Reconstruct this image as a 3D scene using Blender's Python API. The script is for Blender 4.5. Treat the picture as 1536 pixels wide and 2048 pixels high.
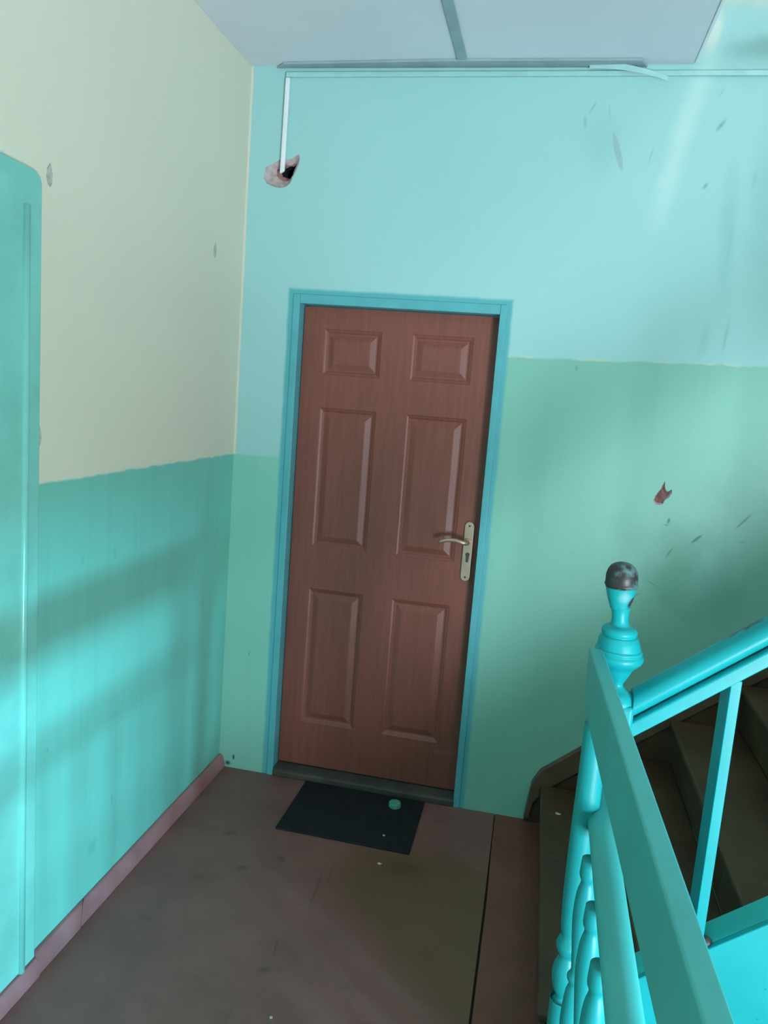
import bpy, bmesh, math, random
from mathutils import Vector, Matrix, Euler

scene = bpy.context.scene
for o in list(bpy.data.objects):
    bpy.data.objects.remove(o)
col = scene.collection

# ------------------------------------------------------------------ camera
F_PX, PITCH, ROLL, YAW = 1569.9, 0.1514, 0.0770, 0.1927
cam_data = bpy.data.cameras.new('camera')
cam = bpy.data.objects.new('camera', cam_data)
col.objects.link(cam)
cam_data.sensor_fit = 'VERTICAL'
cam_data.sensor_height = 36.0
cam_data.lens = F_PX / 2048.0 * 36.0
cam_data.clip_start = 0.02
fwd = Vector((-math.sin(YAW) * math.cos(PITCH), math.cos(YAW) * math.cos(PITCH), -math.sin(PITCH)))
rgt = Vector((math.cos(YAW), math.sin(YAW), 0))
upv = rgt.cross(fwd)
r2 = rgt * math.cos(ROLL) + upv * math.sin(ROLL)
u2 = -rgt * math.sin(ROLL) + upv * math.cos(ROLL)
cam.matrix_world = Matrix(((r2.x, u2.x, -fwd.x, 0.0), (r2.y, u2.y, -fwd.y, 0.0), (r2.z, u2.z, -fwd.z, 1.65), (0, 0, 0, 1)))
scene.camera = cam

# ------------------------------------------------------------------ light, exposure
scene.view_settings.view_transform = 'Standard'
scene.view_settings.look = 'None'
scene.view_settings.gamma = 1.0
scene.view_settings.use_curve_mapping = False
scene.view_settings.exposure = 0.0
world = bpy.data.worlds.new('world')
scene.world = world
world.use_nodes = True
world.node_tree.nodes['Background'].inputs[0].default_value = (0.75, 0.88, 1.0, 1)
world.node_tree.nodes['Background'].inputs[1].default_value = 0.3


def area(name, loc, target, sx, sy, watts, colour):
    d = bpy.data.lights.new(name, 'AREA')
    d.shape = 'RECTANGLE'
    d.size, d.size_y, d.energy, d.color = sx, sy, watts, colour
    o = bpy.data.objects.new(name, d)
    col.objects.link(o)
    o.location = loc
    o.rotation_euler = (Vector(target) - Vector(loc)).to_track_quat('-Z', 'Y').to_euler()
    return o


# daylight: the big window of the half landing below, behind the viewer to the right, and the
# open sky seen through the landing window in the right wall
area('half_landing_daylight', (2.2, -1.9, 0.45), (-0.3, 3.0, 1.8), 1.3, 1.9, 400, (0.80, 0.90, 1.0))
area('stairwell_fill_light', (1.6, -0.5, 4.55), (0.0, 1.6, 0.0), 1.6, 1.6, 24, (1.0, 0.98, 0.95))  # added soft fill from above for the floor and lower walls
area('sky_through_right_window', (9.0, -4.05, 1.85), (-1.2, 2.2, 0.5), 1.6, 0.85, 2050, (0.24, 0.74, 1.0))


# ------------------------------------------------------------------ node helpers
class NT:
    def __init__(self, name):
        self.m = bpy.data.materials.new(name)
        self.m.use_nodes = True
        self.t = self.m.node_tree
        self.bsdf = self.t.nodes['Principled BSDF']
        self.pos = None

    def n(self, kind, **kw):
        nd = self.t.nodes.new(kind)
        for k, v in kw.items():
            setattr(nd, k, v)
        return nd

    def put(self, sock, v):
        if isinstance(v, bpy.types.NodeSocket):
            self.t.links.new(v, sock)
        elif v is not None:
            sock.default_value = v

    def math(self, op, a, b=None, c=None, clamp=False):
        nd = self.n('ShaderNodeMath', operation=op, use_clamp=clamp)
        self.put(nd.inputs[0], a)
        if b is not None:
            self.put(nd.inputs[1], b)
        if c is not None:
            self.put(nd.inputs[2], c)
        return nd.outputs[0]

    def xyz(self):
        if self.pos is None:
            g = self.n('ShaderNodeTexCoord')
            s = self.n('ShaderNodeSeparateXYZ')
            self.t.links.new(g.outputs['Object'], s.inputs[0])
            self.coord = g.outputs['Object']
            self.pos = (s.outputs[0], s.outputs[1], s.outputs[2])
        return self.pos

    def noise(self, scale, detail=4.0, rough=0.55, stretch=None):
        self.xyz()
        nd = self.n('ShaderNodeTexNoise')
        nd.inputs['Scale'].default_value = scale
        nd.inputs['Detail'].default_value = detail
        nd.inputs['Roughness'].default_value = rough
        v = self.coord
        if stretch:
            mp = self.n('ShaderNodeMapping')
            mp.inputs['Scale'].default_value = stretch
            self.t.links.new(v, mp.inputs[0])
            v = mp.outputs[0]
        self.t.links.new(v, nd.inputs['Vector'])
        return nd.outputs['Fac']

    def ramp(self, v, lo, hi, a=0.0, b=1.0):
        nd = self.n('ShaderNodeMapRange', interpolation_type='SMOOTHSTEP')
        self.put(nd.inputs[0], v)
        for i, q in enumerate((lo, hi, a, b)):
            self.put(nd.inputs[1 + i], q)
        return nd.outputs[0]

    def mix(self, fac, a, b):
        nd = self.n('ShaderNodeMix', data_type='RGBA')
        self.put(nd.inputs[0], fac)
        for s, v in ((nd.inputs[6], a), (nd.inputs[7], b)):
            if isinstance(v, (tuple, list)):
                v = tuple(v[:3]) + (1.0,)
            self.put(s, v)
        return nd.outputs[2]

    def bump(self, h, strength=0.2, dist=0.002):
        nd = self.n('ShaderNodeBump')
        nd.inputs['Strength'].default_value = strength
        nd.inputs['Distance'].default_value = dist
        self.put(nd.inputs['Height'], h)
        self.t.links.new(nd.outputs[0], self.bsdf.inputs['Normal'])

    def ellipse(self, ua, va, u, v, w, h, ang=0.0, edge=0.5, wob=None):
        """mask of a mark centred on (u, v), half sizes w, h, turned by ang degrees"""
        du, dv = self.math('SUBTRACT', ua, u), self.math('SUBTRACT', va, v)
        c, s = math.cos(math.radians(ang)), math.sin(math.radians(ang))
        a = self.math('ADD', self.math('MULTIPLY', du, c / w), self.math('MULTIPLY', dv, s / w))
        b = self.math('ADD', self.math('MULTIPLY', du, -s / h), self.math('MULTIPLY', dv, c / h))
        d = self.math('SQRT', self.math('ADD', self.math('MULTIPLY', a, a), self.math('MULTIPLY', b, b)))
        if wob is not None:
            d = self.math('ADD', d, wob)
        return self.ramp(d, 1.0, 1.0 - edge, 0.0, 1.0)

    def done(self, colour, rough=0.5, spec=0.5, metal=0.0):
        if isinstance(colour, (tuple, list)):
            colour = tuple(colour[:3]) + (1.0,)
        self.put(self.bsdf.inputs['Base Color'], colour)
        self.put(self.bsdf.inputs['Roughness'], rough)
        self.bsdf.inputs['Specular IOR Level'].default_value = spec
        self.bsdf.inputs['Metallic'].default_value = metal
        return self.m


def mottled(name, c, var=0.12, scale=6.0, rough=0.45, spec=0.5, bump=0.15, metal=0.0, fine=60.0):
    t = NT(name)
    n = t.noise(scale, 5)
    lo = tuple(x * (1 - var) for x in c)
    hi = tuple(min(1, x * (1 + var)) for x in c)
    cc = t.mix(t.ramp(n, 0.3, 0.7), lo, hi)
    if bump:
        t.bump(t.noise(fine, 3), bump, 0.002)
    return t.done(cc, rough, spec, metal)


# ------------------------------------------------------------------ colours (linear)
C_AQUA = (0.345, 0.63, 0.615)
C_CREAM = (0.70, 0.68, 0.55)
C_DADO_L = (0.18, 0.54, 0.45)
C_DADO_R = (0.23, 0.53, 0.42)
C_RAIL = (0.006, 0.35, 0.37)
C_FRAME = (0.10, 0.42, 0.46)
C_DOOR = (0.23, 0.072, 0.052)
C_FLOOR = (0.228, 0.104, 0.090)
C_OLIVE = (0.150, 0.078, 0.038)
C_CEIL = (0.70, 0.72, 0.78)


def wall_material(kind):
    t = NT('painted_plaster_' + kind)
    x, y, z = t.xyz()
    broad = t.noise(1.6, 3)
    mid = t.noise(9.0, 4)
    edge = t.math('MULTIPLY', t.math('SUBTRACT', t.noise(11.0, 3), 0.5), 0.022)
    streak = t.noise(5.0, 3, 0.5, (6.0, 6.0, 0.35))
    wob = t.math('MULTIPLY', t.math('SUBTRACT', mid, 0.5), 0.9)
    zz = t.math('ADD', z, edge)
    rough = 0.5
    if kind == 'back':
        up = t.mix(broad, tuple(v * 0.95 for v in C_AQUA), tuple(min(1, v * 1.05) for v in C_AQUA))
        beige = t.ramp(t.math('ADD', z, t.math('MULTIPLY', edge, 5.0)), 2.97, 3.10)
        beige = t.math('MULTIPLY', beige, t.ramp(x, 0.30, 0.36))
        up = t.mix(beige, up, C_CREAM)
        up = t.mix(t.ramp(t.math('ADD', x, t.math('MULTIPLY', edge, 0.3)), -1.219, -1.225), up, C_CREAM)
        # left of the door the dado stops lower and is bluer than on the right of it
        right = t.ramp(x, -0.62, -0.58)
        line = t.math('ADD', t.math('MULTIPLY', right, 0.462), 1.357)
        line = t.math('ADD', line, t.math('MULTIPLY', t.math('MULTIPLY', right, x), 0.03))
        below = t.ramp(t.math('SUBTRACT', line, zz), -0.004, 0.006)
        dado = t.mix(right, (0.25, 0.60, 0.48), C_DADO_R)
        dado = t.mix(t.math('MULTIPLY', t.ramp(streak, 0.45, 0.75), 0.10), dado, (0.16, 0.42, 0.36))
        c = t.mix(below, up, dado)
        # a crumbly pale edge along the top of the dado on the right
        lip = t.math('SUBTRACT', 1.0, t.math('MULTIPLY', t.math('ABSOLUTE', t.math('SUBTRACT', line, zz)), 160.0), clamp=True)
        lip = t.math('MULTIPLY', t.math('MULTIPLY', lip, right), t.ramp(mid, 0.5, 0.62))
        c = t.mix(t.math('MULTIPLY', lip, 0.7), c, (0.62, 0.66, 0.48))
        # frame paint brushed over onto the plaster around the doorway
        dx = t.math('SUBTRACT', t.math('ABSOLUTE', t.math('ADD', x, 0.598)), 0.408)
        dz = t.math('SUBTRACT', z, 1.995)
        dd = t.math('ADD', t.math('MAXIMUM', dx, dz), t.math('MULTIPLY', edge, 0.45))
        c = t.mix(t.ramp(dd, 0.034, 0.018), c, C_FRAME)

        def mark(u, v, w, h, ang, colr, k, e=0.6, wb=None):
            nonlocal c
            c = t.mix(t.math('MULTIPLY', t.ellipse(x, z, u, v, w, h, ang, e, wb), k), c, colr)
        grime = (0.10, 0.26, 0.23)
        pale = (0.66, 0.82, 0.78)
        # bright streak of light from the ceiling edge, painted into the wall colour
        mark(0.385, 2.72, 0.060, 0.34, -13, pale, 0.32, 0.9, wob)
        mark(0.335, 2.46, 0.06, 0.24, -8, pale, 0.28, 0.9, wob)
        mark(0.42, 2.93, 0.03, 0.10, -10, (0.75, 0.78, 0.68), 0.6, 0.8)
        # damp grime where the ceiling board stops
        mark(0.60, 2.885, 0.20, 0.055, 6, grime, 0.5, 0.95, wob)
        mark(0.55, 2.86, 0.26, 0.12, 0, (0.22, 0.40, 0.39), 0.40, 0.95, wob)
        mark(0.30, 2.87, 0.08, 0.045, 20, (0.22, 0.42, 0.40), 0.45, 0.9, wob)
        mark(0.345, 2.865, 0.012, 0.016, 30, grime, 0.6)
        # scuffs on the aqua paint
        for u, v, w, h, a, k in ((0.046, 2.690, 0.007, 0.042, -30, .6), (0.025, 2.645, 0.009, 0.035, 8, .5), (0.104, 2.68, 0.005, 0.04, 8, .3),
                                 (0.478, 2.634, 0.011, 0.036, -35, .9), (0.468, 2.742, 0.007, 0.030, -25, .4),
                                 (0.455, 2.438, 0.010, 0.020, -30, .9), (0.262, 2.536, 0.005, 0.045, -12, .4),
                                 (0.61, 2.461, 0.012, 0.05, 0, .3), (0.56, 2.26, 0.008, 0.10, -2, .25),
                                 (0.52, 1.93, 0.022, 0.10, -4, .22)):
            mark(u, v, w, h, a, grime, k * 0.65, 0.95, wob)
        mark(0.548, 2.30, 0.045, 0.34, 3, (0.20, 0.47, 0.46), 0.35, 0.95, wob)
        mark(0.66, 2.42, 0.10, 0.42, 0, (0.22, 0.48, 0.48), 0.40, 0.95, wob)  # stain widened to paint in the wall's dimming to the right
        mark(0.588, 1.93, 0.010, 0.09, -3, (0.16, 0.4, 0.39), 0.4, 0.9, wob)
        mark(0.09, 2.56, 0.09, 0.17, 5, (0.25, 0.52, 0.48), 0.35, 0.95, wob)
        mark(0.148, 2.545, 0.0125, 0.080, 19, (0.30, 0.44, 0.45), 0.75, 0.35)
        # scrapes and hand-height dirt above the stair, also painting in the wall's dimness
        mark(0.52, 1.10, 0.14, 0.27, -6, (0.09, 0.32, 0.22), 0.55, 0.98, wob)
        mark(0.66, 1.02, 0.20, 0.20, -6, (0.08, 0.28, 0.24), 0.35, 0.98, wob)
        mark(0.74, 1.34, 0.24, 0.34, 0, (0.13, 0.38, 0.31), 0.50, 0.98, wob)
        mark(0.36, 1.20, 0.13, 0.10, -30, (0.15, 0.40, 0.28), 0.3, 0.95, wob)
        for u, v, w, h, a, k in ((0.480, 1.262, 0.007, 0.016, -10, .8), (0.474, 1.245, 0.010, 0.005, 0, .5),
                                 (0.585, 1.205, 0.007, 0.030, -45, .9), (0.735, 1.285, 0.006, 0.060, -38, .6),
                                 (0.495, 1.140, 0.006, 0.036, -28, .55), (0.45, 1.02, 0.018, 0.004, -25, .35),
                                 (0.40, 0.97, 0.02, 0.004, 30, .4), (0.74, 1.21, 0.02, 0.005, 5, .25)):
            mark(u, v, w, h, a, (0.05, 0.17, 0.14), k, 0.7, wob)
        # foot of the wall by the corner
        mark(-1.165, 0.048, 0.007, 0.016, 0, (0.02, 0.05, 0.05), 0.9, 0.6)
        mark(-1.19, 0.018, 0.018, 0.014, 0, (0.02, 0.04, 0.04), 0.9, 0.8)
        mark(-1.12, 0.52, 0.004, 0.012, -20, (0.06, 0.22, 0.2), 0.6, 0.8)
        mark(0.09, 1.79, 0.006, 0.016, 5, (0.12, 0.3, 0.28), 0.5, 0.8)
        rough = t.math('SUBTRACT', 0.62, t.math('MULTIPLY', below, 0.2))
    else:
        up = t.mix(broad, tuple(v * 0.96 for v in C_CREAM), tuple(v * 1.04 for v in C_CREAM))
        below = t.ramp(t.math('SUBTRACT', 1.357, zz), -0.004, 0.006)
        dado = t.mix(t.ramp(streak, 0.4, 0.75), C_DADO_L, tuple(v * 0.94 for v in C_DADO_L))
        c = t.mix(below, up, dado)
        if kind == 'left':
            lip = t.math('SUBTRACT', 1.0, t.math('MULTIPLY', t.math('ABSOLUTE', t.math('SUBTRACT', 1.357, zz)), 150.0), clamp=True)
            c = t.mix(t.math('MULTIPLY', lip, 0.35), c, (0.72, 0.76, 0.62))
            for u, v, w, h, a, k in ((1.80, 0.62, 0.006, 0.012, 0, .5), (2.14, 0.30, 0.005, 0.028, 0, .4),
                                     (2.03, 0.20, 0.03, 0.03, 0, .2), (2.72, 0.92, 0.006, 0.015, 10, .3),
                                     (1.95, 1.12, 0.012, 0.02, 0, .2), (2.12, 1.11, 0.01, 0.03, 0, .25)):
                c = t.mix(t.math('MULTIPLY', t.ellipse(y, z, u, v, w, h, a, 0.8, wob), k), c, (0.05, 0.2, 0.19))
        rough = t.math('SUBTRACT', 0.62, t.math('MULTIPLY', below, 0.2))
    t.bump(t.math('ADD', t.noise(35.0, 4), t.math('MULTIPLY', mid, 2.0)), 0.22, 0.003)
    return t.done(c, rough, 0.4)


def rail_material():
    t = NT('cyan_gloss_paint')
    n = t.noise(7.0, 4)
    c = t.mix(t.ramp(n, 0.3, 0.7), tuple(v * 0.93 for v in C_RAIL), tuple(v * 1.06 for v in C_RAIL))
    chips = t.ramp(t.noise(38.0, 2), 0.745, 0.765)
    c = t.mix(t.math('MULTIPLY', chips, 0.55), c, (0.02, 0.10, 0.09))
    t.bump(t.noise(22.0, 3), 0.15, 0.002)
    return t.done(c, 0.38, 0.35)


def worn_rail_material():
    """stair handrail: the paint is rubbed off the top further up the flight"""
    t = NT('worn_cyan_paint')
    x, y, z = t.xyz()
    n = t.noise(7.0, 4)
    c = t.mix(t.ramp(n, 0.3, 0.7), tuple(v * 0.93 for v in C_RAIL), tuple(v * 1.06 for v in C_RAIL))
    g = t.n('ShaderNodeNewGeometry')
    s = t.n('ShaderNodeSeparateXYZ')
    t.t.links.new(g.outputs['Normal'], s.inputs[0])
    crest = t.math('SUBTRACT', s.outputs[2], t.math('MULTIPLY', s.outputs[1], -0.62))
    m = t.ramp(t.math('ADD', crest, t.math('MULTIPLY', t.math('SUBTRACT', t.noise(30.0, 4), 0.5), 0.7)), 0.66, 0.80)
    m = t.math('MULTIPLY', m, t.ramp(t.math('ADD', x, t.math('MULTIPLY', t.math('SUBTRACT', t.noise(20.0), 0.5), 0.1)), 0.40, 0.45))
    c = t.mix(m, c, (0.035, 0.06, 0.055))
    t.bump(t.noise(22.0, 3), 0.15, 0.002)
    return t.done(c, 0.38, 0.35)


def finial_material():
    """ball worn to dark bare wood with flecks of paint left"""
    t = NT('finial_worn_paint')
    x, y, z = t.xyz()
    n = t.noise(34.0, 5, 0.6)
    worn = t.math('ADD', z, t.math('MULTIPLY', t.math('SUBTRACT', n, 0.5), 0.012))
    m = t.ramp(worn, 1.268, 1.272)
    wood = t.mix(t.ramp(t.math('ADD', t.noise(46.0, 4), t.math('MULTIPLY', t.math('SUBTRACT', x, 0.19), 3.5)), 0.50, 0.72), (0.030, 0.026, 0.026), (0.10, 0.20, 0.20))
    c = t.mix(m, C_RAIL, wood)
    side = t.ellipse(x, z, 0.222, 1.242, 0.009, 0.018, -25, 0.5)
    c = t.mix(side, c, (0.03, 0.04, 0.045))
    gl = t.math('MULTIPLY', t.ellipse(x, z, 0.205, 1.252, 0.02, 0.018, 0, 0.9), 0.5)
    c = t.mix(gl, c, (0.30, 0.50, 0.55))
    t.bump(t.noise(60.0, 3), 0.25, 0.002)
    return t.done(c, 0.42, 0.5)


C_BOARD = (0.19, 0.066, 0.050)


def floor_material(name, olive):
    t = NT(name)
    x, y, z = t.xyz()
    n = t.noise(3.0, 5, 0.6)
    c = t.mix(t.ramp(n, 0.3, 0.7), tuple(v * 0.86 for v in (C_FLOOR if olive else C_BOARD)), tuple(v * 1.12 for v in (C_FLOOR if olive else C_BOARD)))
    dirt = t.noise(10.0, 5, 0.65)
    c = t.mix(t.math('MULTIPLY', t.ramp(dirt, 0.55, 0.75), 0.35), c, (0.07, 0.055, 0.05))
    if olive:
        # paint walked off, leaving the olive board: a wedge widening from the mat to the seam
        wob = t.math('MULTIPLY', t.math('SUBTRACT', t.noise(6.0, 4), 0.5), 0.12)
        a = t.math('ADD', t.math('ADD', x, 0.60), wob)                           # right of x = -0.6
        b = t.math('ADD', t.math('SUBTRACT', t.math('ADD', y, t.math('MULTIPLY', x, 1.15)), 1.66), wob)   # far side of the diagonal
        m = t.math('MULTIPLY', t.ramp(a, -0.02, 0.14), t.ramp(b, -0.04, 0.20))
        m = t.math('MULTIPLY', m, t.ramp(t.math('ADD', y, wob), 2.72, 2.58))
        c = t.mix(t.math('MULTIPLY', m, 0.75), c, C_OLIVE)
        m2 = t.ellipse(x, y, -0.33, 2.53, 0.12, 0.09, 0, 0.9, wob)
        c = t.mix(t.math('MULTIPLY', m2, 0.5), c, (0.085, 0.05, 0.018))
        for u, v, w, h, an in ((-0.585, 2.33, .006, .16, 3), (-0.562, 2.42, .004, .12, 2), (-0.62, 2.02, .005, .07, 8)):
            c = t.mix(t.math('MULTIPLY', t.ellipse(x, y, u, v, w, h, an, 0.9, wob), 0.45), c, (0.06, 0.048, 0.042))
        for u, v, w, h in ((-0.86, 2.36, .03, .02), (-0.98, 2.54, .04, .02), (-0.62, 1.93, .03, .02), (-0.75, 2.45, .02, .03)):
            c = t.mix(t.math('MULTIPLY', t.ellipse(x, y, u, v, w, h, 20, 0.9, wob), 0.5), c, (0.05, 0.04, 0.036))
    specks = t.ramp(t.noise(70.0, 2), 0.78, 0.80)
    c = t.mix(t.math('MULTIPLY', specks, 0.35), c, (0.3, 0.28, 0.26))
    t.bump(t.noise(40.0, 3), 0.2, 0.002)
    return t.done(c, 0.5, 0.4)


def stair_wood():
    t = NT('brown_stair_paint')
    n = t.noise(4.0, 5, 0.6)
    c = t.mix(t.ramp(n, 0.35, 0.7), (0.060, 0.033, 0.018), (0.088, 0.053, 0.026))
    d = t.ramp(t.noise(13.0, 4, 0.6), 0.6, 0.8)
    c = t.mix(t.math('MULTIPLY', d, 0.4), c, (0.14, 0.12, 0.10))
    t.bump(t.noise(40.0, 3), 0.2, 0.002)
    return t.done(c, 0.5, 0.4)


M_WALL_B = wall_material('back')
M_WALL_L = wall_material('left')
M_WALL_O = wall_material('other')
M_RAIL = rail_material()
M_RAIL_WORN = worn_rail_material()
M_FINIAL = finial_material()
M_GUARD = mottled('faded_guard_paint', (0.070, 0.40, 0.365), 0.06, 7, 0.42, 0.5, 0.15, 0.0, 22)
M_TURNED = mottled('shaded_turned_post_paint', (0.010, 0.27, 0.27), 0.06, 7, 0.42, 0.4, 0.15, 0.0, 22)  # darker than the rails: shade on the turned posts put into the colour
M_STRING = mottled('deep_green_ledge_paint', (0.02, 0.50, 0.46), 0.1, 6, 0.45)
M_FRAME = mottled('door_frame_paint', C_FRAME, 0.06, 8, 0.4, 0.5, 0.1)
def door_paint():
    t = NT('brown_door_paint')
    g = t.noise(10.0, 5, 0.6, (7.0, 7.0, 0.5))
    c = t.mix(t.ramp(g, 0.3, 0.7), tuple(v * 0.90 for v in C_DOOR), tuple(v * 1.08 for v in C_DOOR))
    b = t.noise(2.5, 3)
    c = t.mix(t.math('MULTIPLY', t.ramp(b, 0.45, 0.75), 0.22), c, (0.17, 0.072, 0.046))
    x, y, z = t.xyz()
    c = t.mix(t.math('MULTIPLY', t.ellipse(x, z, -0.28, 0.20, 0.12, 0.012, 8, 0.9), 0.3), c, (0.28, 0.14, 0.12))
    t.bump(g, 0.12, 0.001)
    return t.done(c, 0.42, 0.45)


M_DOOR = door_paint()
M_THRESH = mottled('dusty_threshold', (0.062, 0.058, 0.048), 0.2, 9, 0.6)
M_BRASS = mottled('satin_brass', (0.56, 0.41, 0.30), 0.08, 20, 0.38, 0.5, 0.03, 0.75)
M_DARK = mottled('dark_keyhole_metal', (0.05, 0.045, 0.042), 0.2, 30, 0.5)
M_FLOOR = floor_material('brown_floor_paint_worn', True)
M_FLOOR2 = floor_material('brown_floor_paint', False)
M_GAP = mottled('dark_subfloor', (0.012, 0.01, 0.009), 0.2, 10, 0.9)
M_BASE = mottled('pinkish_brown_paint', (0.34, 0.150, 0.152), 0.16, 7, 0.42, 0.5, 0.2)
M_CEIL = mottled('pale_ceiling_board', C_CEIL, 0.03, 2.0, 0.7, 0.3, 0.05)
M_BATTEN = mottled('grey_ceiling_batten', (0.30, 0.40, 0.42), 0.08, 10, 0.6)
M_MAT = mottled('black_rubber', (0.010, 0.013, 0.017), 0.25, 14, 0.75, 0.3, 0.4, 0.0, 160)
M_MINT = mottled('mint_plastic', (0.10, 0.36, 0.25), 0.2, 45, 0.4)
M_WHITE = mottled('white_plastic', (0.80, 0.84, 0.86), 0.03, 20, 0.4)
M_PAINTED_TRUNK = mottled('trunking_painted_over', (0.36, 0.62, 0.61), 0.08, 12, 0.5)
M_PLASTER = mottled('broken_plaster', (0.44, 0.36, 0.35), 0.25, 40, 0.9, 0.2, 0.6)
M_BRICK = mottled('broken_brick', (0.25, 0.12, 0.11), 0.35, 45, 0.9, 0.2, 0.6)
M_FILL = mottled('grey_filler', (0.40, 0.41, 0.36), 0.2, 60, 0.8, 0.2, 0.4)
M_HOLE = mottled('dark_cavity', (0.012, 0.016, 0.022), 0.3, 40, 0.95, 0.1)
M_STAIR = stair_wood()
M_PAPER = mottled('dusty_paper', (0.45, 0.44, 0.40), 0.1, 50, 0.8)
M_CASING = mottled('green_gloss_casing', (0.20, 0.56, 0.48), 0.10, 5, 0.22, 0.5, 0.2, 0.0, 25)


# ------------------------------------------------------------------ mesh helpers
def obj(name, bm, mat, parent=None, smooth=False, bevel=0.0, kind=None):
    me = bpy.data.meshes.new(name)
    bmesh.ops.recalc_face_normals(bm, faces=bm.faces)
    bm.to_mesh(me)
    bm.free()
    for m in (mat if isinstance(mat, (list, tuple)) else [mat]):
        me.materials.append(m)
    o = bpy.data.objects.new(name, me)
    col.objects.link(o)
    if parent is not None:
        o.parent = parent
    if smooth:
        for p in me.polygons:
            p.use_smooth = True
    if bevel:
        b = o.modifiers.new('bevel', 'BEVEL')
        b.width = bevel
        b.segments = 3
        b.limit_method = 'ANGLE'
        b.angle_limit = math.radians(35)
        for p in me.polygons:
            p.use_smooth = True
        w = o.modifiers.new('wn', 'WEIGHTED_NORMAL')
        w.keep_sharp = False
    if kind:
        o['kind'] = kind
    return o


def tag(o, label, cat, group=None, kind=None):
    o['label'] = label
    o['category'] = cat
    if group:
        o['group'] = group
    if kind:
        o['kind'] = kind
    return o


def empty(name, label, cat, kind=None, loc=(0, 0, 0)):
    o = bpy.data.objects.new(name, None)
    col.objects.link(o)
    o.location = loc
    return tag(o, label, cat, None, kind)


def box(bm, x0, x1, y0, y1, z0, z1):
    vs = [bm.verts.new((x, y, z)) for z in (z0, z1) for y in (y0, y1) for x in (x0, x1)]
    for f in ((0, 2, 3, 1), (4, 5, 7, 6), (0, 1, 5, 4), (2, 6, 7, 3), (0, 4, 6, 2), (1, 3, 7, 5)):
        bm.faces.new([vs[i] for i in f])


def B(x0, x1, y0, y1, z0, z1):
    bm = bmesh.new()
    box(bm, x0, x1, y0, y1, z0, z1)
    return bm


def prism(poly, axis, a, b, bm=None):
    """extrude a 2-D polygon along axis from a to b; poly is (x,z) for 'y', (y,z) for 'x', (x,y) for 'z'"""
    bm = bm or bmesh.new()

    def mk(u, v, w):
        return {'y': (u, w, v), 'x': (w, u, v), 'z': (u, v, w)}[axis]
    A = [bm.verts.new(mk(u, v, a)) for u, v in poly]
    Bv = [bm.verts.new(mk(u, v, b)) for u, v in poly]
    n = len(poly)
    bm.faces.new(A)
    bm.faces.new(Bv[::-1])
    for i in range(n):
        bm.faces.new((A[i], A[(i + 1) % n], Bv[(i + 1) % n], Bv[i]))
    return bm


def lathe(profile, cx, cy, seg=36, bm=None, lean=(0, 0)):
    """profile: list of (radius, z); lean shifts x,y per metre above the first z"""
    bm = bm or bmesh.new()
    rings = []
    z0 = profile[0][1]
    for r, z in profile:
        ox, oy = cx + lean[0] * (z - z0), cy + lean[1] * (z - z0)
        rings.append([bm.verts.new((ox + r * math.cos(2 * math.pi * k / seg), oy + r * math.sin(2 * math.pi * k / seg), z)) for k in range(seg)])
    for a, b in zip(rings, rings[1:]):
        for k in range(seg):
            bm.faces.new((a[k], a[(k + 1) % seg], b[(k + 1) % seg], b[k]))
    bm.faces.new(rings[0][::-1])
    bm.faces.new(rings[-1])
    return bm


def smooth_profile(pts, n=6):
    """Catmull-Rom through (radius, z) points for soft turned work"""
    out = []
    P = [pts[0]] + list(pts) + [pts[-1]]
    for i in range(1, len(P) - 2):
        p0, p1, p2, p3 = P[i - 1], P[i], P[i + 1], P[i + 2]
        for k in range(n):
            t = k / n
            q = []
            for d in (0, 1):
                q.append(0.5 * (2 * p1[d] + (p2[d] - p0[d]) * t + (2 * p0[d] - 5 * p1[d] + 4 * p2[d] - p3[d]) * t * t + (3 * p1[d] - p0[d] - 3 * p2[d] + p3[d]) * t ** 3))
            out.append((max(0.002, q[0]), q[1]))
    out.append(pts[-1])
    return out


def sweep(path, radius, seg=12, bm=None, squash=1.0):
    """tube along a 3-D path"""
    bm = bm or bmesh.new()
    pts = [Vector(p) for p in path]
    rings = []
    for i, p in enumerate(pts):
        d = (pts[min(i + 1, len(pts) - 1)] - pts[max(i - 1, 0)]).normalized()
        side = d.cross(Vector((0, 0, 1)))
        if side.length < 1e-3:
            side = Vector((1, 0, 0))
        side.normalize()
        up = side.cross(d)
        r = radius[i] if isinstance(radius, (list, tuple)) else radius
        rings.append([bm.verts.new(p + side * (r * math.cos(2 * math.pi * k / seg)) + up * (r * squash * math.sin(2 * math.pi * k / seg))) for k in range(seg)])
    for a, b in zip(rings, rings[1:]):
        for k in range(seg):
            bm.faces.new((a[k], a[(k + 1) % seg], b[(k + 1) % seg], b[k]))
    bm.faces.new(rings[0][::-1])
    bm.faces.new(rings[-1])
    return bm


def blob_loop(cx, cz, pts):
    return [(cx + u, cz + v) for u, v in pts]


def extrude_along(section, path, bm=None):
    """section: list of (side, up) offsets, path: two 3-D end points; ends vertical"""
    bm = bm or bmesh.new()
    p0, p1 = Vector(path[0]), Vector(path[1])
    d = (p1 - p0)
    flat = Vector((d.x, d.y, 0)).normalized()
    side = flat.cross(Vector((0, 0, 1)))
    A = [bm.verts.new(p0 + side * s + Vector((0, 0, u))) for s, u in section]
    Bv = [bm.verts.new(p1 + side * s + Vector((0, 0, u))) for s, u in section]
    n = len(section)
    bm.faces.new(A[::-1])
    bm.faces.new(Bv)
    for i in range(n):
        bm.faces.new((A[i], A[(i + 1) % n], Bv[(i + 1) % n], Bv[i]))
    return bm


# ------------------------------------------------------------------ room shell
XL, YB, ZC = -1.23, 3.014, 2.83
XR, YF, ZT, ZLOW = 3.0, -2.0, 4.7, -1.7

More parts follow.
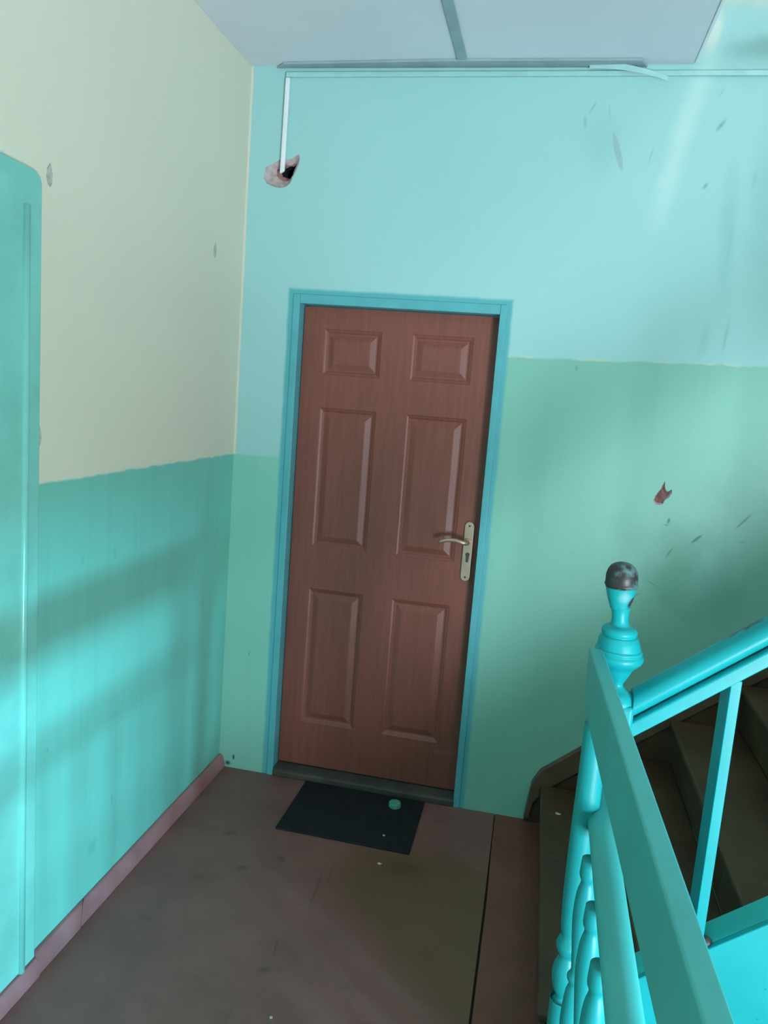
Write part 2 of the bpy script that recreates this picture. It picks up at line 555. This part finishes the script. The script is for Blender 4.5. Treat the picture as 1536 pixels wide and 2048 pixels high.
# back wall outline runs round the doorway; loops are the broken-out places
HOLE = blob_loop(-1.083, 2.448, [(-.078, -.02), (-.072, .018), (-.050, .030), (-.030, .040), (-.012, .050), (.012, .048), (.030, .052), (.052, .066), (.060, .068),
                                 (.063, .050), (.058, .026), (.050, .006), (.040, -.016), (.030, -.038), (.012, -.052), (-.012, -.056), (-.040, -.050), (-.064, -.040)])
BRICK = blob_loop(0.447, 1.354, [(-.030, -.026), (-.027, -.008), (-.017, .012), (-.008, .022), (-.005, .036), (.002, .052), (.004, .034), (.008, .022), (.016, .014),
                                 (.030, .024), (.032, .012), (.024, -.006), (.010, -.018), (.004, -.034), (-.010, -.038), (-.022, -.036)])


def wall_with_holes(outline, loops, axis, w):
    bm = bmesh.new()
    edges = []
    for lp in [outline] + loops:
        vs = [bm.verts.new((u, w, v) if axis == 'y' else (w, u, v)) for u, v in lp]
        for i in range(len(vs)):
            edges.append(bm.edges.new((vs[i], vs[(i + 1) % len(vs)])))
    bmesh.ops.triangle_fill(bm, use_beauty=True, use_dissolve=False, edges=edges)
    return bm


def solid(o, t):
    s = o.modifiers.new('solid', 'SOLIDIFY')
    s.thickness = t
    s.offset = -1.0
    return o


def face_towards(bm, v):
    v = Vector(v)
    for f in bm.faces:
        f.normal_update()
        if f.normal.dot(v) < 0:
            f.normal_flip()
    return bm


def raw(name, bm, mat):
    me = bpy.data.meshes.new(name)
    bm.to_mesh(me)
    bm.free()
    me.materials.append(mat)
    o = bpy.data.objects.new(name, me)
    col.objects.link(o)
    return o


DX0, DX1, DZ = -0.984, -0.208, 1.966
outline = [(XL, ZLOW), (XR, ZLOW), (XR, ZT), (XL, ZT), (XL, 2.0), (XL, 0.0)]
outline = [(XL, -0.15), (DX0 - 0.028, -0.15), (DX0 - 0.028, DZ + 0.036), (DX1 + 0.026, DZ + 0.036), (DX1 + 0.026, -0.15), (0.21, -0.15), (0.21, ZLOW), (XR, ZLOW), (XR, ZT), (XL, ZT)]
bm = face_towards(wall_with_holes(outline, [HOLE, BRICK], 'y', YB), (0, -1, 0))
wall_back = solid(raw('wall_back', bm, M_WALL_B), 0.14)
tag(wall_back, 'aqua plaster wall with green lower paint around the brown door', 'wall', kind='structure')


def crater(name, loop, axis, w, inward, cx, cz, mats, parent, steps, label=None, pocket=None):
    """bowl of broken plaster inside a wall opening. steps: (scale, depth) rings; mats per ring"""
    bm = bmesh.new()
    rng = random.Random(len(loop) * 7 + int(cx * 100))
    rings = []
    for j, (s, dep) in enumerate(steps):
        ring = []
        for u, v in loop:
            k = s * (1 + (rng.uniform(-.07, .07) if 0 < j else 0.012))
            d = w + inward * (dep + (rng.uniform(-.0015, .0015) if j else 0))
            pu = cx + (u - cx) * k
            pv = cz + (v - cz) * k
            if pocket and j >= pocket[2]:
                pu += pocket[0] * (j - pocket[2] + 1)
                pv += pocket[1] * (j - pocket[2] + 1)
            ring.append(bm.verts.new((pu, d, pv) if axis == 'y' else (d, pu, pv)))
        rings.append(ring)
    n = len(loop)
    for j, (a, b) in enumerate(zip(rings, rings[1:])):
        for k in range(n):
            f = bm.faces.new((a[k], a[(k + 1) % n], b[(k + 1) % n], b[k]))
            f.material_index = min(j, len(mats) - 1)
    f = bm.faces.new(rings[-1])
    f.material_index = len(mats) - 1
    o = obj(name, bm, mats, parent)
    if label:
        o['label'] = label
    return o


crater('broken_plaster', HOLE, 'y', YB, 1, -1.083, 2.448, [M_PLASTER, M_PLASTER, M_BRICK, M_HOLE, M_HOLE], wall_back,
       [(1.0, 0.001), (.86, .006), (.55, .013), (.42, .020), (.34, .075)], 'pinkish broken plaster crater with a dark hole', (0.012, 0.004, 2))
crater('broken_plaster', BRICK, 'y', YB, 1, 0.447, 1.354, [M_PLASTER, M_BRICK, M_BRICK], wall_back,
       [(1.0, 0.001), (.86, .007), (.55, .011)], 'small chipped patch of bare brick')

# left wall, with plug holes in the cream paint
PLUG = [(-.009, -.022), (-.014, -.006), (-.011, .014), (-.004, .024), (.003, .030), (.008, .018), (.013, .002), (.010, -.018), (.002, -.028)]
plugs = [(1.782, 2.104), (2.752, 2.108), (1.748, 1.475)]
bm = face_towards(wall_with_holes([(YF, -0.15), (YB, -0.15), (YB, ZT), (YF, ZT)], [blob_loop(a, b, PLUG) for a, b in plugs], 'x', XL), (1, 0, 0))
wall_left = solid(raw('wall_left', bm, M_WALL_L), 0.14)
tag(wall_left, 'left wall, cream above and teal below', 'wall', kind='structure')
for a, b in plugs:
    crater('plug_hole', blob_loop(a, b, PLUG), 'x', XL, -1, a, b, [M_FILL, M_FILL, M_FILL], wall_left, [(1.0, 0.0005), (.7, .004), (.35, .011)], 'grey filled plug hole')

WY0, WY1, WZ0, WZ1 = -1.7, -0.22, 0.40, 1.38
bm = bmesh.new()
box(bm, XR, XR + 0.14, YF, WY0, ZLOW, ZT)
box(bm, XR, XR + 0.14, WY1, YB, ZLOW, ZT)
box(bm, XR, XR + 0.14, WY0, WY1, ZLOW, WZ0)
box(bm, XR, XR + 0.14, WY0, WY1, WZ1, ZT)
w = obj('wall_right', bm, M_WALL_O)
tag(w, 'right stairwell wall out of frame', 'wall', kind='structure')
w = obj('wall_front', B(XL, XR, YF - 0.14, YF, ZLOW, ZT), M_WALL_O)
tag(w, 'stairwell wall behind the viewer', 'wall', kind='structure')

# floor: dark sub-floor carrying painted sheets with open seams
floor = obj('floor', B(XL, 0.215, YF, YB + 0.06, -0.15, -0.008), M_GAP)
tag(floor, 'brown painted landing floor worn to olive in the middle', 'floor', kind='structure')
obj('floor_sheet', prism([(XL + .002, YF + .01), (-0.0335, YF + .01), (-0.0335, 2.35), (-0.0365, 2.9), (-0.0385, YB - .002), (XL + .002, YB - .002)], 'z', -0.007, 0.0), M_FLOOR, floor, bevel=0.0015)
s = obj('floor_board', prism([(-0.027, YF + .01), (0.212, YF + .01), (0.212, YB - .002), (-0.0345, YB - .002), (-0.0335, 2.8), (-0.0265, 2.45)], 'z', -0.007, 0.001), M_FLOOR2, floor, bevel=0.002)
s['label'] = 'reddish brown board along the stair'
low = obj('floor_lower', B(0.215, XR, YF, YB, ZLOW - 0.1, ZLOW), M_GAP)
tag(low, 'dark lower stairwell floor', 'floor', kind='structure')
e = obj('trim_1', B(0.205, 0.225, YF, 1.68, ZLOW, -0.009), M_STAIR)
tag(e, 'brown fascia under the landing edge beneath the guard rail', 'trim', kind='structure')

# ceiling: sheets with grey battens, ending where the upper stairwell opens
ceiling = obj('ceiling', B(XL, 0.365, YF, YB, ZC + 0.012, ZC + 0.22), M_CEIL)
tag(ceiling, 'pale blue grey board ceiling with grey joint battens', 'ceiling', kind='structure')
for x0, x1 in ((XL, -0.4275), (-0.4235, 0.365)):
    obj('ceiling_board', B(x0, x1, YF, YB, ZC, ZC + 0.012), M_CEIL, ceiling, bevel=0.002)
obj('batten', prism([(-0.442, YF), (-0.448 + .04, YF), (-0.402, YB), (-0.438, YB)], 'z', ZC - 0.007, ZC), M_BATTEN, ceiling, bevel=0.002)
obj('batten', prism([(-1.13, YB - 0.002), (-1.09, YB - 0.040), (-0.44, YB - 0.062), (0.19, YB - 0.060), (0.215, YB - 0.002)], 'z', ZC - 0.009, ZC), M_BATTEN, ceiling, bevel=0.002)
obj('board_edge', B(0.365, 0.376, YF, YB - 0.02, ZC - 0.004, ZC + 0.22), M_WHITE, ceiling, bevel=0.003)
up = obj('ceiling_upper', B(XL, XR, YF, YB, ZT, ZT + 0.1), M_CEIL)
tag(up, 'ceiling of the upper stairwell', 'ceiling', kind='structure')

# ------------------------------------------------------------------ left: door casing and baseboard
door2 = empty('door_2', 'glossy green door casing at the left edge of the view', 'door', 'structure', (XL, 1.1, 0))


def child(name, bm, mat, parent, **kw):
    """mesh modelled in world space and parented to a thing that sits at its own base"""
    o = obj(name, bm, mat, parent, **kw)
    # an Empty sits at its own base; a mesh part is already modelled in world space
    m = Matrix.Translation(parent.location) if parent.type == 'EMPTY' else Matrix.Identity(4)
    o.matrix_parent_inverse = m.inverted()
    return o


def arc_corner(cx, cz, r, a0, a1, n=6):
    return [(cx + r * math.cos(math.radians(a0 + (a1 - a0) * k / n)), cz + r * math.sin(math.radians(a0 + (a1 - a0) * k / n))) for k in range(n + 1)]


far_edge = arc_corner(1.727 - 0.03, 2.095 - 0.03, 0.03, 0, 90)
child('casing', prism([(1.55, 0.055), (1.727, 0.055)] + far_edge + [(1.55, 2.10)], 'x', XL + 0.0005, XL + 0.020), M_CASING, door2, bevel=0.006)
child('casing', prism([(0.72, 0.055), (0.88, 0.055), (0.88, 2.10), (0.72, 2.10)], 'x', XL + 0.0005, XL + 0.020), M_CASING, door2, bevel=0.006)
child('casing_head', prism([(0.88, 1.99), (1.55, 1.99), (1.55, 2.10), (0.88, 2.10)], 'x', XL + 0.0005, XL + 0.020), M_CASING, door2, bevel=0.006)
child('casing_bead', sweep([(XL + 0.018, 1.668, 0.056), (XL + 0.018, 1.668, 1.0), (XL + 0.018, 1.668, 2.01)], 0.011, 16), M_CASING, door2, smooth=True)
child('leaf', B(XL + 0.0005, XL + 0.012, 0.88, 1.55, 0.01, 1.99), M_CASING, door2, bevel=0.003)
child('plinth', prism([(XL + .0005, 0.0), (XL + 0.036, 0.0), (XL + 0.034, 0.04), (XL + 0.026, 0.0545), (XL + .0005, 0.0545)], 'y', 1.55, 1.727), M_BASE, door2, bevel=0.003)

prof = [(XL + .0005, 0.0), (XL + 0.029, 0.0), (XL + 0.027, 0.020), (XL + 0.018, 0.046), (XL + 0.010, 0.055), (XL + .0005, 0.056)]
base = empty('baseboard_left', 'pinkish brown skirting along the foot of the left wall', 'baseboard', 'structure', (XL, 2.3, 0))


def skew_piece(y0, y1, skew0, skew1, dx=0.0):
    bm = bmesh.new()
    A, Bv = [], []
    for x, z in prof:
        k = (x - XL) / 0.03
        A.append(bm.verts.new((x + dx * (k > .1), y0 + skew0 * k, z)))
        Bv.append(bm.verts.new((x + dx * (k > .1), y1 + skew1 * k, z)))
    n = len(prof)
    bm.faces.new(A)
    bm.faces.new(Bv[::-1])
    for i in range(n):
        bm.faces.new((A[i], A[(i + 1) % n], Bv[(i + 1) % n], Bv[i]))
    return bm


child('skirting_piece', skew_piece(1.7285, 1.985, 0, -0.06, 0.002), M_BASE, base, bevel=0.002)
child('skirting_piece', skew_piece(1.990, YB - 0.002, -0.06, 0), M_BASE, base, bevel=0.002)

# ------------------------------------------------------------------ brown six-panel door
door = empty('door_1', 'brown six-panel door with brass lever in teal frame', 'door', 'structure', (-0.596, YB, 0))
YL = 3.068
frame = child('frame', B(DX0 - 0.028, DX0, YB - 0.005, 3.15, -0.002, DZ + 0.036), M_FRAME, door, bevel=0.003)
child('frame', B(DX1, DX1 + 0.026, YB - 0.005, 3.15, -0.002, DZ + 0.036), M_FRAME, door, bevel=0.003)
child('frame_head', B(DX0, DX1, YB - 0.005, 3.15, DZ, DZ + 0.036), M_FRAME, door, bevel=0.003)
child('threshold', prism([(3.004, 0.0005), (3.15, 0.0005), (3.15, 0.036), (3.02, 0.034), (3.004, 0.024)], 'x', DX0 + 0.0005, DX1 - 0.0005), M_THRESH, door, bevel=0.003)
LX0, LX1, LZ0, LZ1 = DX0 + 0.004, DX1 - 0.004, 0.042, DZ - 0.005
cols = [(-0.894, -0.660), (-0.540, -0.300)]
rows = [(0.235, 0.822), (1.000, 1.570), (1.700, 1.880)]
xs = [LX0, cols[0][0], cols[0][1], cols[1][0], cols[1][1], LX1]
zs = [LZ0] + [v for r in rows for v in r] + [LZ1]
bm = bmesh.new()
grid = {}


def gv(i, j, y):
    k = (i, j, y)
    if k not in grid:
        grid[k] = bm.verts.new((xs[i], y, zs[j]))
    return grid[k]


nx, nz = len(xs), len(zs)
for i in range(nx - 1):
    for j in range(nz - 1):
        if not (i in (1, 3) and j in (1, 3, 5)):
            bm.faces.new((gv(i, j, YL), gv(i + 1, j, YL), gv(i + 1, j + 1, YL), gv(i, j + 1, YL)))
        bm.faces.new((gv(i, j, YL + .04), gv(i + 1, j, YL + .04), gv(i + 1, j + 1, YL + .04), gv(i, j + 1, YL + .04)))
for i in range(nx - 1):
    for j in (0, nz - 1):
        bm.faces.new((gv(i, j, YL), gv(i + 1, j, YL), gv(i + 1, j, YL + .04), gv(i, j, YL + .04)))
for j in range(nz - 1):
    for i in (0, nx - 1):
        bm.faces.new((gv(i, j, YL), gv(i, j + 1, YL), gv(i, j + 1, YL + .04), gv(i, j, YL + .04)))
leaf = child('leaf', bm, M_DOOR, door)
for (x0, x1) in cols:
    for (z0, z1) in rows:
        bm = bmesh.new()
        rings = []
        for ins, dep in ((0, 0), (0.004, 0.003), (0.010, 0.0055), (0.017, 0.0105), (0.022, 0.0105), (0.042, 0.003), (0.046, 0.002)):
            rings.append([bm.verts.new((x, YL + dep, z)) for x, z in ((x0 + ins, z0 + ins), (x1 - ins, z0 + ins), (x1 - ins, z1 - ins), (x0 + ins, z1 - ins))])
        for a, b in zip(rings, rings[1:]):
            for k in range(4):
                bm.faces.new((a[k], a[(k + 1) % 4], b[(k + 1) % 4], b[k]))
        bm.faces.new(rings[-1])
        child('door_panel', bm, M_DOOR, door)

HX, HZ0, HZ1, HW = -0.250, 0.930, 1.172, 0.0195


def capsule(cx, z0, z1, w, n=8):
    return [(cx + w * math.cos(math.pi * k / n), z1 - w + w * math.sin(math.pi * k / n)) for k in range(n + 1)] + \
           [(cx - w * math.cos(math.pi * k / n), z0 + w - w * math.sin(math.pi * k / n)) for k in range(n + 1)]


handle = child('door_handle', prism(capsule(HX, HZ0, HZ1, HW), 'y', YL - 0.009, YL - 0.0002), M_BRASS, door, bevel=0.004)
handle['label'] = 'brass lever handle on a long rounded plate'
lev = [(HX, YL - 0.008, 1.090), (HX, YL - 0.035, 1.090), (HX - 0.004, YL - 0.050, 1.091), (HX - 0.018, YL - 0.055, 1.094), (HX - 0.045, YL - 0.055, 1.100), (HX - 0.075, YL - 0.054, 1.099), (HX - 0.098, YL - 0.053, 1.092), (HX - 0.112, YL - 0.053, 1.084)]
o = child('lever', sweep(lev, [.010, .009, .009, .0085, .0085, .0085, .008, .006], 12, squash=1.0), M_BRASS, handle, smooth=True)
o = child('collar', sweep([(HX, YL - 0.009, 1.090), (HX, YL - 0.018, 1.090)], 0.0145, 20), M_BRASS, handle, smooth=False)
key = [(HX + 0.002 + 0.0088 * math.cos(a), 1.040 + 0.0088 * math.sin(a)) for a in [math.radians(t) for t in range(-40, 221, 20)]] + [(HX - 0.003, 1.009), (HX + 0.007, 1.009)]
o = child('keyhole', prism(key, 'y', YL - 0.0105, YL - 0.008), M_DARK, handle, bevel=0.001)
o['label'] = 'dark lock cylinder'
for zz in (0.948, 1.155):
    o = child('screw', sweep([(HX, YL - 0.008, zz), (HX, YL - 0.0105, zz)], 0.0042, 10), M_DARK, handle)

# ------------------------------------------------------------------ staircase rising to the right
stair = empty('staircase', 'brown stair with cyan newel post, handrail and side rising to the right', 'staircase', None, (0.6, 2.4, 0.0))
GO, RI, X1, NST = 0.222, 0.172, 0.130, 9
YS0, YS1 = 1.787, YB - 0.030
for k in range(NST):
    x = X1 + k * GO
    zt = RI * (k + 1)
    o = child('tread', B(x, x + GO + 0.024, YS0, YS1, zt - 0.026, zt), M_STAIR, stair, bevel=0.008)
    child('riser', B(x + 0.022, x + 0.042, YS0, YS1, zt - RI + 0.001, zt - 0.027), M_STAIR, stair)
XE = X1 + NST * GO
SL = RI / GO


def top(x, off):
    return off + SL * (x - X1)


# wall string and its moulded cap against the back wall
child('wall_string', prism([(0.077, 0.001), (0.099, 0.085), (0.112, 0.150), (0.148, 0.190), (0.27, 0.300), (XE, 0.300 + SL * (XE - .27)), (XE, 0.001 + top(XE, 0) - .3), (0.6, 0.001)], 'y', YB - 0.016, YB - 0.0005), M_STAIR, stair, bevel=0.003)
capo = [(0.076, 0.02), (0.094, 0.172), (0.122, 0.226), (0.27, 0.349), (XE, 0.349 + SL * (XE - .27)), (XE, 0.245 + SL * (XE - .27)), (0.27, 0.245), (0.145, 0.143), (0.108, 0.085), (0.098, 0.02)]
M_STAIR_CAP = mottled('brown_string_cap', (0.105, 0.068, 0.04), 0.2, 8, 0.45)
child('string_cap', prism(capo, 'y', YB - 0.029, YB - 0.0005), M_STAIR_CAP, stair, bevel=0.005)

# outer string: closed side with a ledge, its flank running down into the stairwell
child('outer_string', prism([(0.258, top(.258, .225)), (XE, top(XE, .225)), (XE, ZLOW + 0.9), (0.258, ZLOW + 0.01)], 'y', 1.700, 1.715), M_RAIL, stair, bevel=0.003)
lo = bmesh.new()
prism([(0.258, top(.258, .2265)), (XE, top(XE, .2265)), (XE, top(XE, .2265) - .03), (0.258, top(.258, .2265) - .03)], 'y', 1.7155, 1.786, lo)
child('string_ledge', lo, M_STRING, stair, bevel=0.003)

# newel: square blocks, turned shaft, urn and worn ball finial
NX, NY, NH = 0.210, 1.742, 0.043
newel = child('newel_post', B(NX - NH, NX + NH, NY - NH, NY + NH, 0.002, 0.34), M_RAIL, stair, bevel=0.006)
newel['label'] = 'square cyan newel with urn and worn dark ball on top'
sh = smooth_profile([(.041, .338), (.041, .352), (.030, .362), (.028, .372), (.040, .392), (.042, .408), (.033, .428), (.030, .440), (.037, .460), (.041, .52), (.040, .60), (.036, .72), (.033, .82), (.031, .85), (.038, .868), (.040, .878), (.034, .892), (.041, .905)], 5)
child('shaft', lathe(sh, NX, NY), M_RAIL, newel, smooth=True)
blk = bmesh.new()
box(blk, NX - NH, NX + NH, NY - NH, NY + NH, 0.90, 1.016)
child('block', blk, M_RAIL, newel, bevel=0.010)
urn = smooth_profile([(.043, 1.012), (.041, 1.022), (.034, 1.033), (.022, 1.041), (.0145, 1.048), (.0140, 1.055), (.019, 1.064), (.026, 1.076), (.0325, 1.088), (.038, 1.094), (.049, 1.104), (.0535, 1.112), (.0535, 1.119), (.0505, 1.1235),
                      (.0500, 1.126), (.0515, 1.1290), (.0500, 1.1330), (.0475, 1.1345), (.0465, 1.140), (.0440, 1.152), (.0395, 1.161), (.036, 1.1630), (.038, 1.168), (.0385, 1.174), (.033, 1.181), (.022, 1.186), (.0185, 1.194), (.0180, 1.206), (.0195, 1.218), (.022, 1.226)], 4)
child('urn', lathe(urn, NX + 0.007, NY, 40, None, (-0.07, 0)), M_RAIL, newel, smooth=True)
ball = smooth_profile([(.020, 1.222), (.022, 1.230), (.028, 1.248), (.0335, 1.270), (.036, 1.2755), (.0350, 1.280), (.0345, 1.286), (.0345, 1.295), (.031, 1.308), (.024, 1.318), (.013, 1.324), (.003, 1.326)], 5)
o = child('finial', lathe(ball, NX - 0.0105, NY, 40, None, (-0.03, 0)), M_FINIAL, newel, smooth=True)
o['label'] = 'ball finial worn to dark wood'

# handrail: rounded top on a flat lower member
x0, x1 = NX + NH - 0.004, 1.95
sec_flat = [(-0.050, 0.0), (0.032, 0.0), (0.032, 0.036), (0.026, 0.040), (-0.044, 0.040), (-0.050, 0.036)]
hz = 0.948 - SL * 0
p0, p1 = (x0, NY - 0.005, 0.942), (x1, NY - 0.005, 0.942 + 0.79 * (x1 - x0))
hr = child('handrail', extrude_along([(-0.006 + 0.036 * math.cos(math.radians(a)), 0.070 + 0.033 * math.sin(math.radians(a))) for a in range(-60, 241, 15)], (p0, p1)), M_RAIL_WORN, stair, smooth=False, bevel=0.002)
for p in hr.data.polygons:
    p.use_smooth = True
child('rail_fillet', extrude_along(sec_flat, (p0, p1)), M_RAIL, hr, bevel=0.003)
first = None
for k in range(6):
    bx = 0.450 + k * 0.265
    b0 = top(bx, .2265) - 0.03
    b1 = 0.942 + 0.79 * (bx - x0) + 0.006
    bmb = bmesh.new()
    box(bmb, bx - 0.011, bx + 0.011, NY - 0.036, NY + 0.042, b0 + 0.02, b1)
    child('baluster', bmb, M_RAIL, stair, bevel=0.002)
    if k == 0:
        f = bmesh.new()
        bmesh.ops.create_icosphere(f, subdivisions=2, radius=0.016, matrix=Matrix.Translation((bx + 0.020, NY - 0.022, top(bx + 0.020, .2265) + 0.004)) @ Matrix.Diagonal((0.9, 0.9, 0.8, 1)))
        g = child('dirt_clump', f, M_DARK, stair, smooth=True)
        g['label'] = 'dark dirt caught at a baluster foot'

# ------------------------------------------------------------------ guard rail along the landing edge
guard = empty('guard_rail', 'cyan landing guard of board, round rail and turned balusters in the foreground', 'railing', None, (0.17, 0.6, 0.0))


def gx(y, a=0.142, b=0.184):       # the guard runs slightly askew of the wall
    return a + (b - a) * (1.70 - y) / 1.05


bm = bmesh.new()
ya, yb = 1.698, -0.35
vs = []
for y in (ya, yb):
    x = gx(y)
    vs.append([bm.verts.new(v) for v in ((x + .004, y, 1.005), (x + 0.030, y, 1.005), (x + 0.030, y, 1.138), (x, y, 1.141))])
a, b = vs
bm.faces.new(a)
bm.faces.new(b[::-1])
for k in range(4):
    bm.faces.new((a[k], a[(k + 1) % 4], b[(k + 1) % 4], b[k]))
child('rail_board', bm, M_GUARD, guard, bevel=0.004)
path = [(0.201 - 0.010 * t, 1.697 - 2.05 * t, 0.797 + 0.0 * t) for t in [k / 12 for k in range(13)]]
child('round_rail', sweep(path, 0.0275, 24), M_GUARD, guard, smooth=True)
# end post, turned
ep = smooth_profile([(.026, .002), (.026, .335), (.0255, .352), (.017, .366), (.016, .374), (.024, .392), (.0285, .418), (.0275, .440), (.020, .462), (.0185, .470), (.025, .482), (.0275, .494), (.024, .508), (.0195, .518), (.0225, .540), (.0255, .60), (.0265, .68), (.0265, .80), (.0255, .90), (.0255, 1.002)], 5)
child('end_post', lathe(ep, 0.166, 1.615, 32, None, (0.004, 0)), M_TURNED, guard, smooth=True)
tb = smooth_profile([(.020, .002), (.021, .15), (.021, .165), (.013, .175), (.0125, .182), (.020, .200), (.023, .222), (.020, .250), (.0135, .275), (.0165, .285), (.0185, .295), (.0135, .305), (.015, .33), (.020, .39), (.0215, .43), (.018, .480), (.013, .500), (.0175, .512), (.0175, .520), (.012, .532), (.014, .56), (.0195, .62), (.0215, .66), (.019, .70), (.0135, .725), (.017, .737), (.018, .748), (.0165, .775)], 5)
src = None
for k in range(12):
    y = 1.49 - 0.15 * k
    x = 0.176
    if src is None:
        src = child('baluster', lathe(tb, 0.0, 0.0, 24), M_TURNED, guard, smooth=True)
        src.location = (x, y, 0)
    else:
        c = src.copy()
        col.objects.link(c)
        c.parent = guard
        c.matrix_parent_inverse = src.matrix_parent_inverse.copy()
        c.location = (x, y, 0)

# ------------------------------------------------------------------ things on the floor
mat_o = obj('doormat', prism([(-0.834, 2.622), (-0.320, 2.616), (-0.322, 2.998), (-0.832, 3.001)], 'z', 0.0005, 0.0065), M_MAT, bevel=0.002)
tag(mat_o, 'black rubber doormat lying at the foot of the brown door', 'doormat')

lid = bmesh.new()
seg = 32
prof_l = [(0.0225, 0.0), (0.0240, 0.002), (0.0240, 0.014), (0.0225, 0.0185), (0.0185, 0.0205), (0.010, 0.0212), (0.001, 0.0214)]
rings = []
for j, (r_, z_) in enumerate(prof_l):
    ring = []
    for k in range(seg):
        rr = r_ + (0.0006 if (k % 2 and j in (1, 2)) else 0)
        ring.append(lid.verts.new((rr * math.cos(2 * math.pi * k / seg), rr * math.sin(2 * math.pi * k / seg), z_ * 1.08)))
    rings.append(ring)
for a, b in zip(rings, rings[1:]):
    for k in range(seg):
        lid.faces.new((a[k], a[(k + 1) % seg], b[(k + 1) % seg], b[k]))
lid.faces.new(rings[0][::-1])
lid.faces.new(rings[-1])
o = obj('bottle_cap', lid, M_MINT, smooth=False)
o.location = (-0.433, 2.918, 0.0066)
tag(o, 'round mint green cap lying on the black doormat', 'bottle cap')


def scrap(name, x, y, z, s, seed, label, mat=M_PAPER):
    rng = random.Random(seed)
    bm = bmesh.new()
    n = 7
    lowr, topr = [], []
    for k in range(n):
        a = 2 * math.pi * k / n
        r = s * rng.uniform(.55, 1.1)
        px, py, h = r * math.cos(a), r * 0.75 * math.sin(a), rng.uniform(0, s * .35)
        lowr.append(bm.verts.new((px, py, h)))
        topr.append(bm.verts.new((px * .97, py * .97, h + 0.0008)))
    bm.faces.new(lowr[::-1])
    c = bm.verts.new((0, 0, s * .45))
    for k in range(n):
        bm.faces.new((lowr[k], lowr[(k + 1) % n], topr[(k + 1) % n], topr[k]))
        bm.faces.new((topr[k], topr[(k + 1) % n], c))
    o = obj(name, bm, mat)
    o.location = (x, y, z)
    return tag(o, label, 'litter')


scrap('paper_scrap', -0.432, 2.700, 0.0066, 0.007, 1, 'tiny pale scrap on the near part of the black doormat')
scrap('paper_scrap', -0.412, 2.530, 0.0, 0.009, 2, 'tiny pale scrap on the floor just in front of the doormat')
scrap('paper_scrap', -0.544, 1.772, 0.0, 0.007, 3, 'pale sliver on the floor at the bottom edge of the view')
scrap('dust_clump', 0.196, 2.775, RI, 0.013, 4, 'greyish dust clump on the lowest stair tread near the wall')

# ------------------------------------------------------------------ cable trunking under the ceiling
tr = empty('cable_trunking', 'slim trunking under the ceiling dropping white into the broken hole', 'trunking', None, (-1.08, YB, 2.80))
child('horizontal_run', prism([(-1.088, 2.788), (XR, 2.7985), (XR, 2.814), (-1.088, 2.806)], 'y', YB - 0.013, YB - 0.0005), M_PAINTED_TRUNK, tr, bevel=0.003)
o = child('vertical_drop', prism([(-1.0885, 2.786), (-1.0715, 2.786), (-1.074, 2.452), (-1.092, 2.442)], 'y', YB - 0.016, YB - 0.002), M_WHITE, tr, bevel=0.004)
o['label'] = 'white vertical piece ending in the hole'

bm = bmesh.new()
for k in range(9):
    t = k / 8
    x = 0.02 + 0.265 * t
    z = 2.822 - 0.004 * t - 0.040 * t * t
    y = YB - 0.017 - 0.004 * math.sin(3.1 * t) - 0.002
    bm.verts.new((x, y, z - 0.010 + .004 * t))
    bm.verts.new((x, y - .006, z + 0.012 - .006 * t))
bm.verts.ensure_lookup_table()
for k in range(8):
    bm.faces.new((bm.verts[2 * k], bm.verts[2 * k + 2], bm.verts[2 * k + 3], bm.verts[2 * k + 1]))
o = obj('peeling_strip', bm, M_PAINTED_TRUNK)
s = o.modifiers.new('solid', 'SOLIDIFY')
s.thickness = 0.0015
tag(o, 'loose peeling strip hanging along the trunking above the right wall', 'strip')
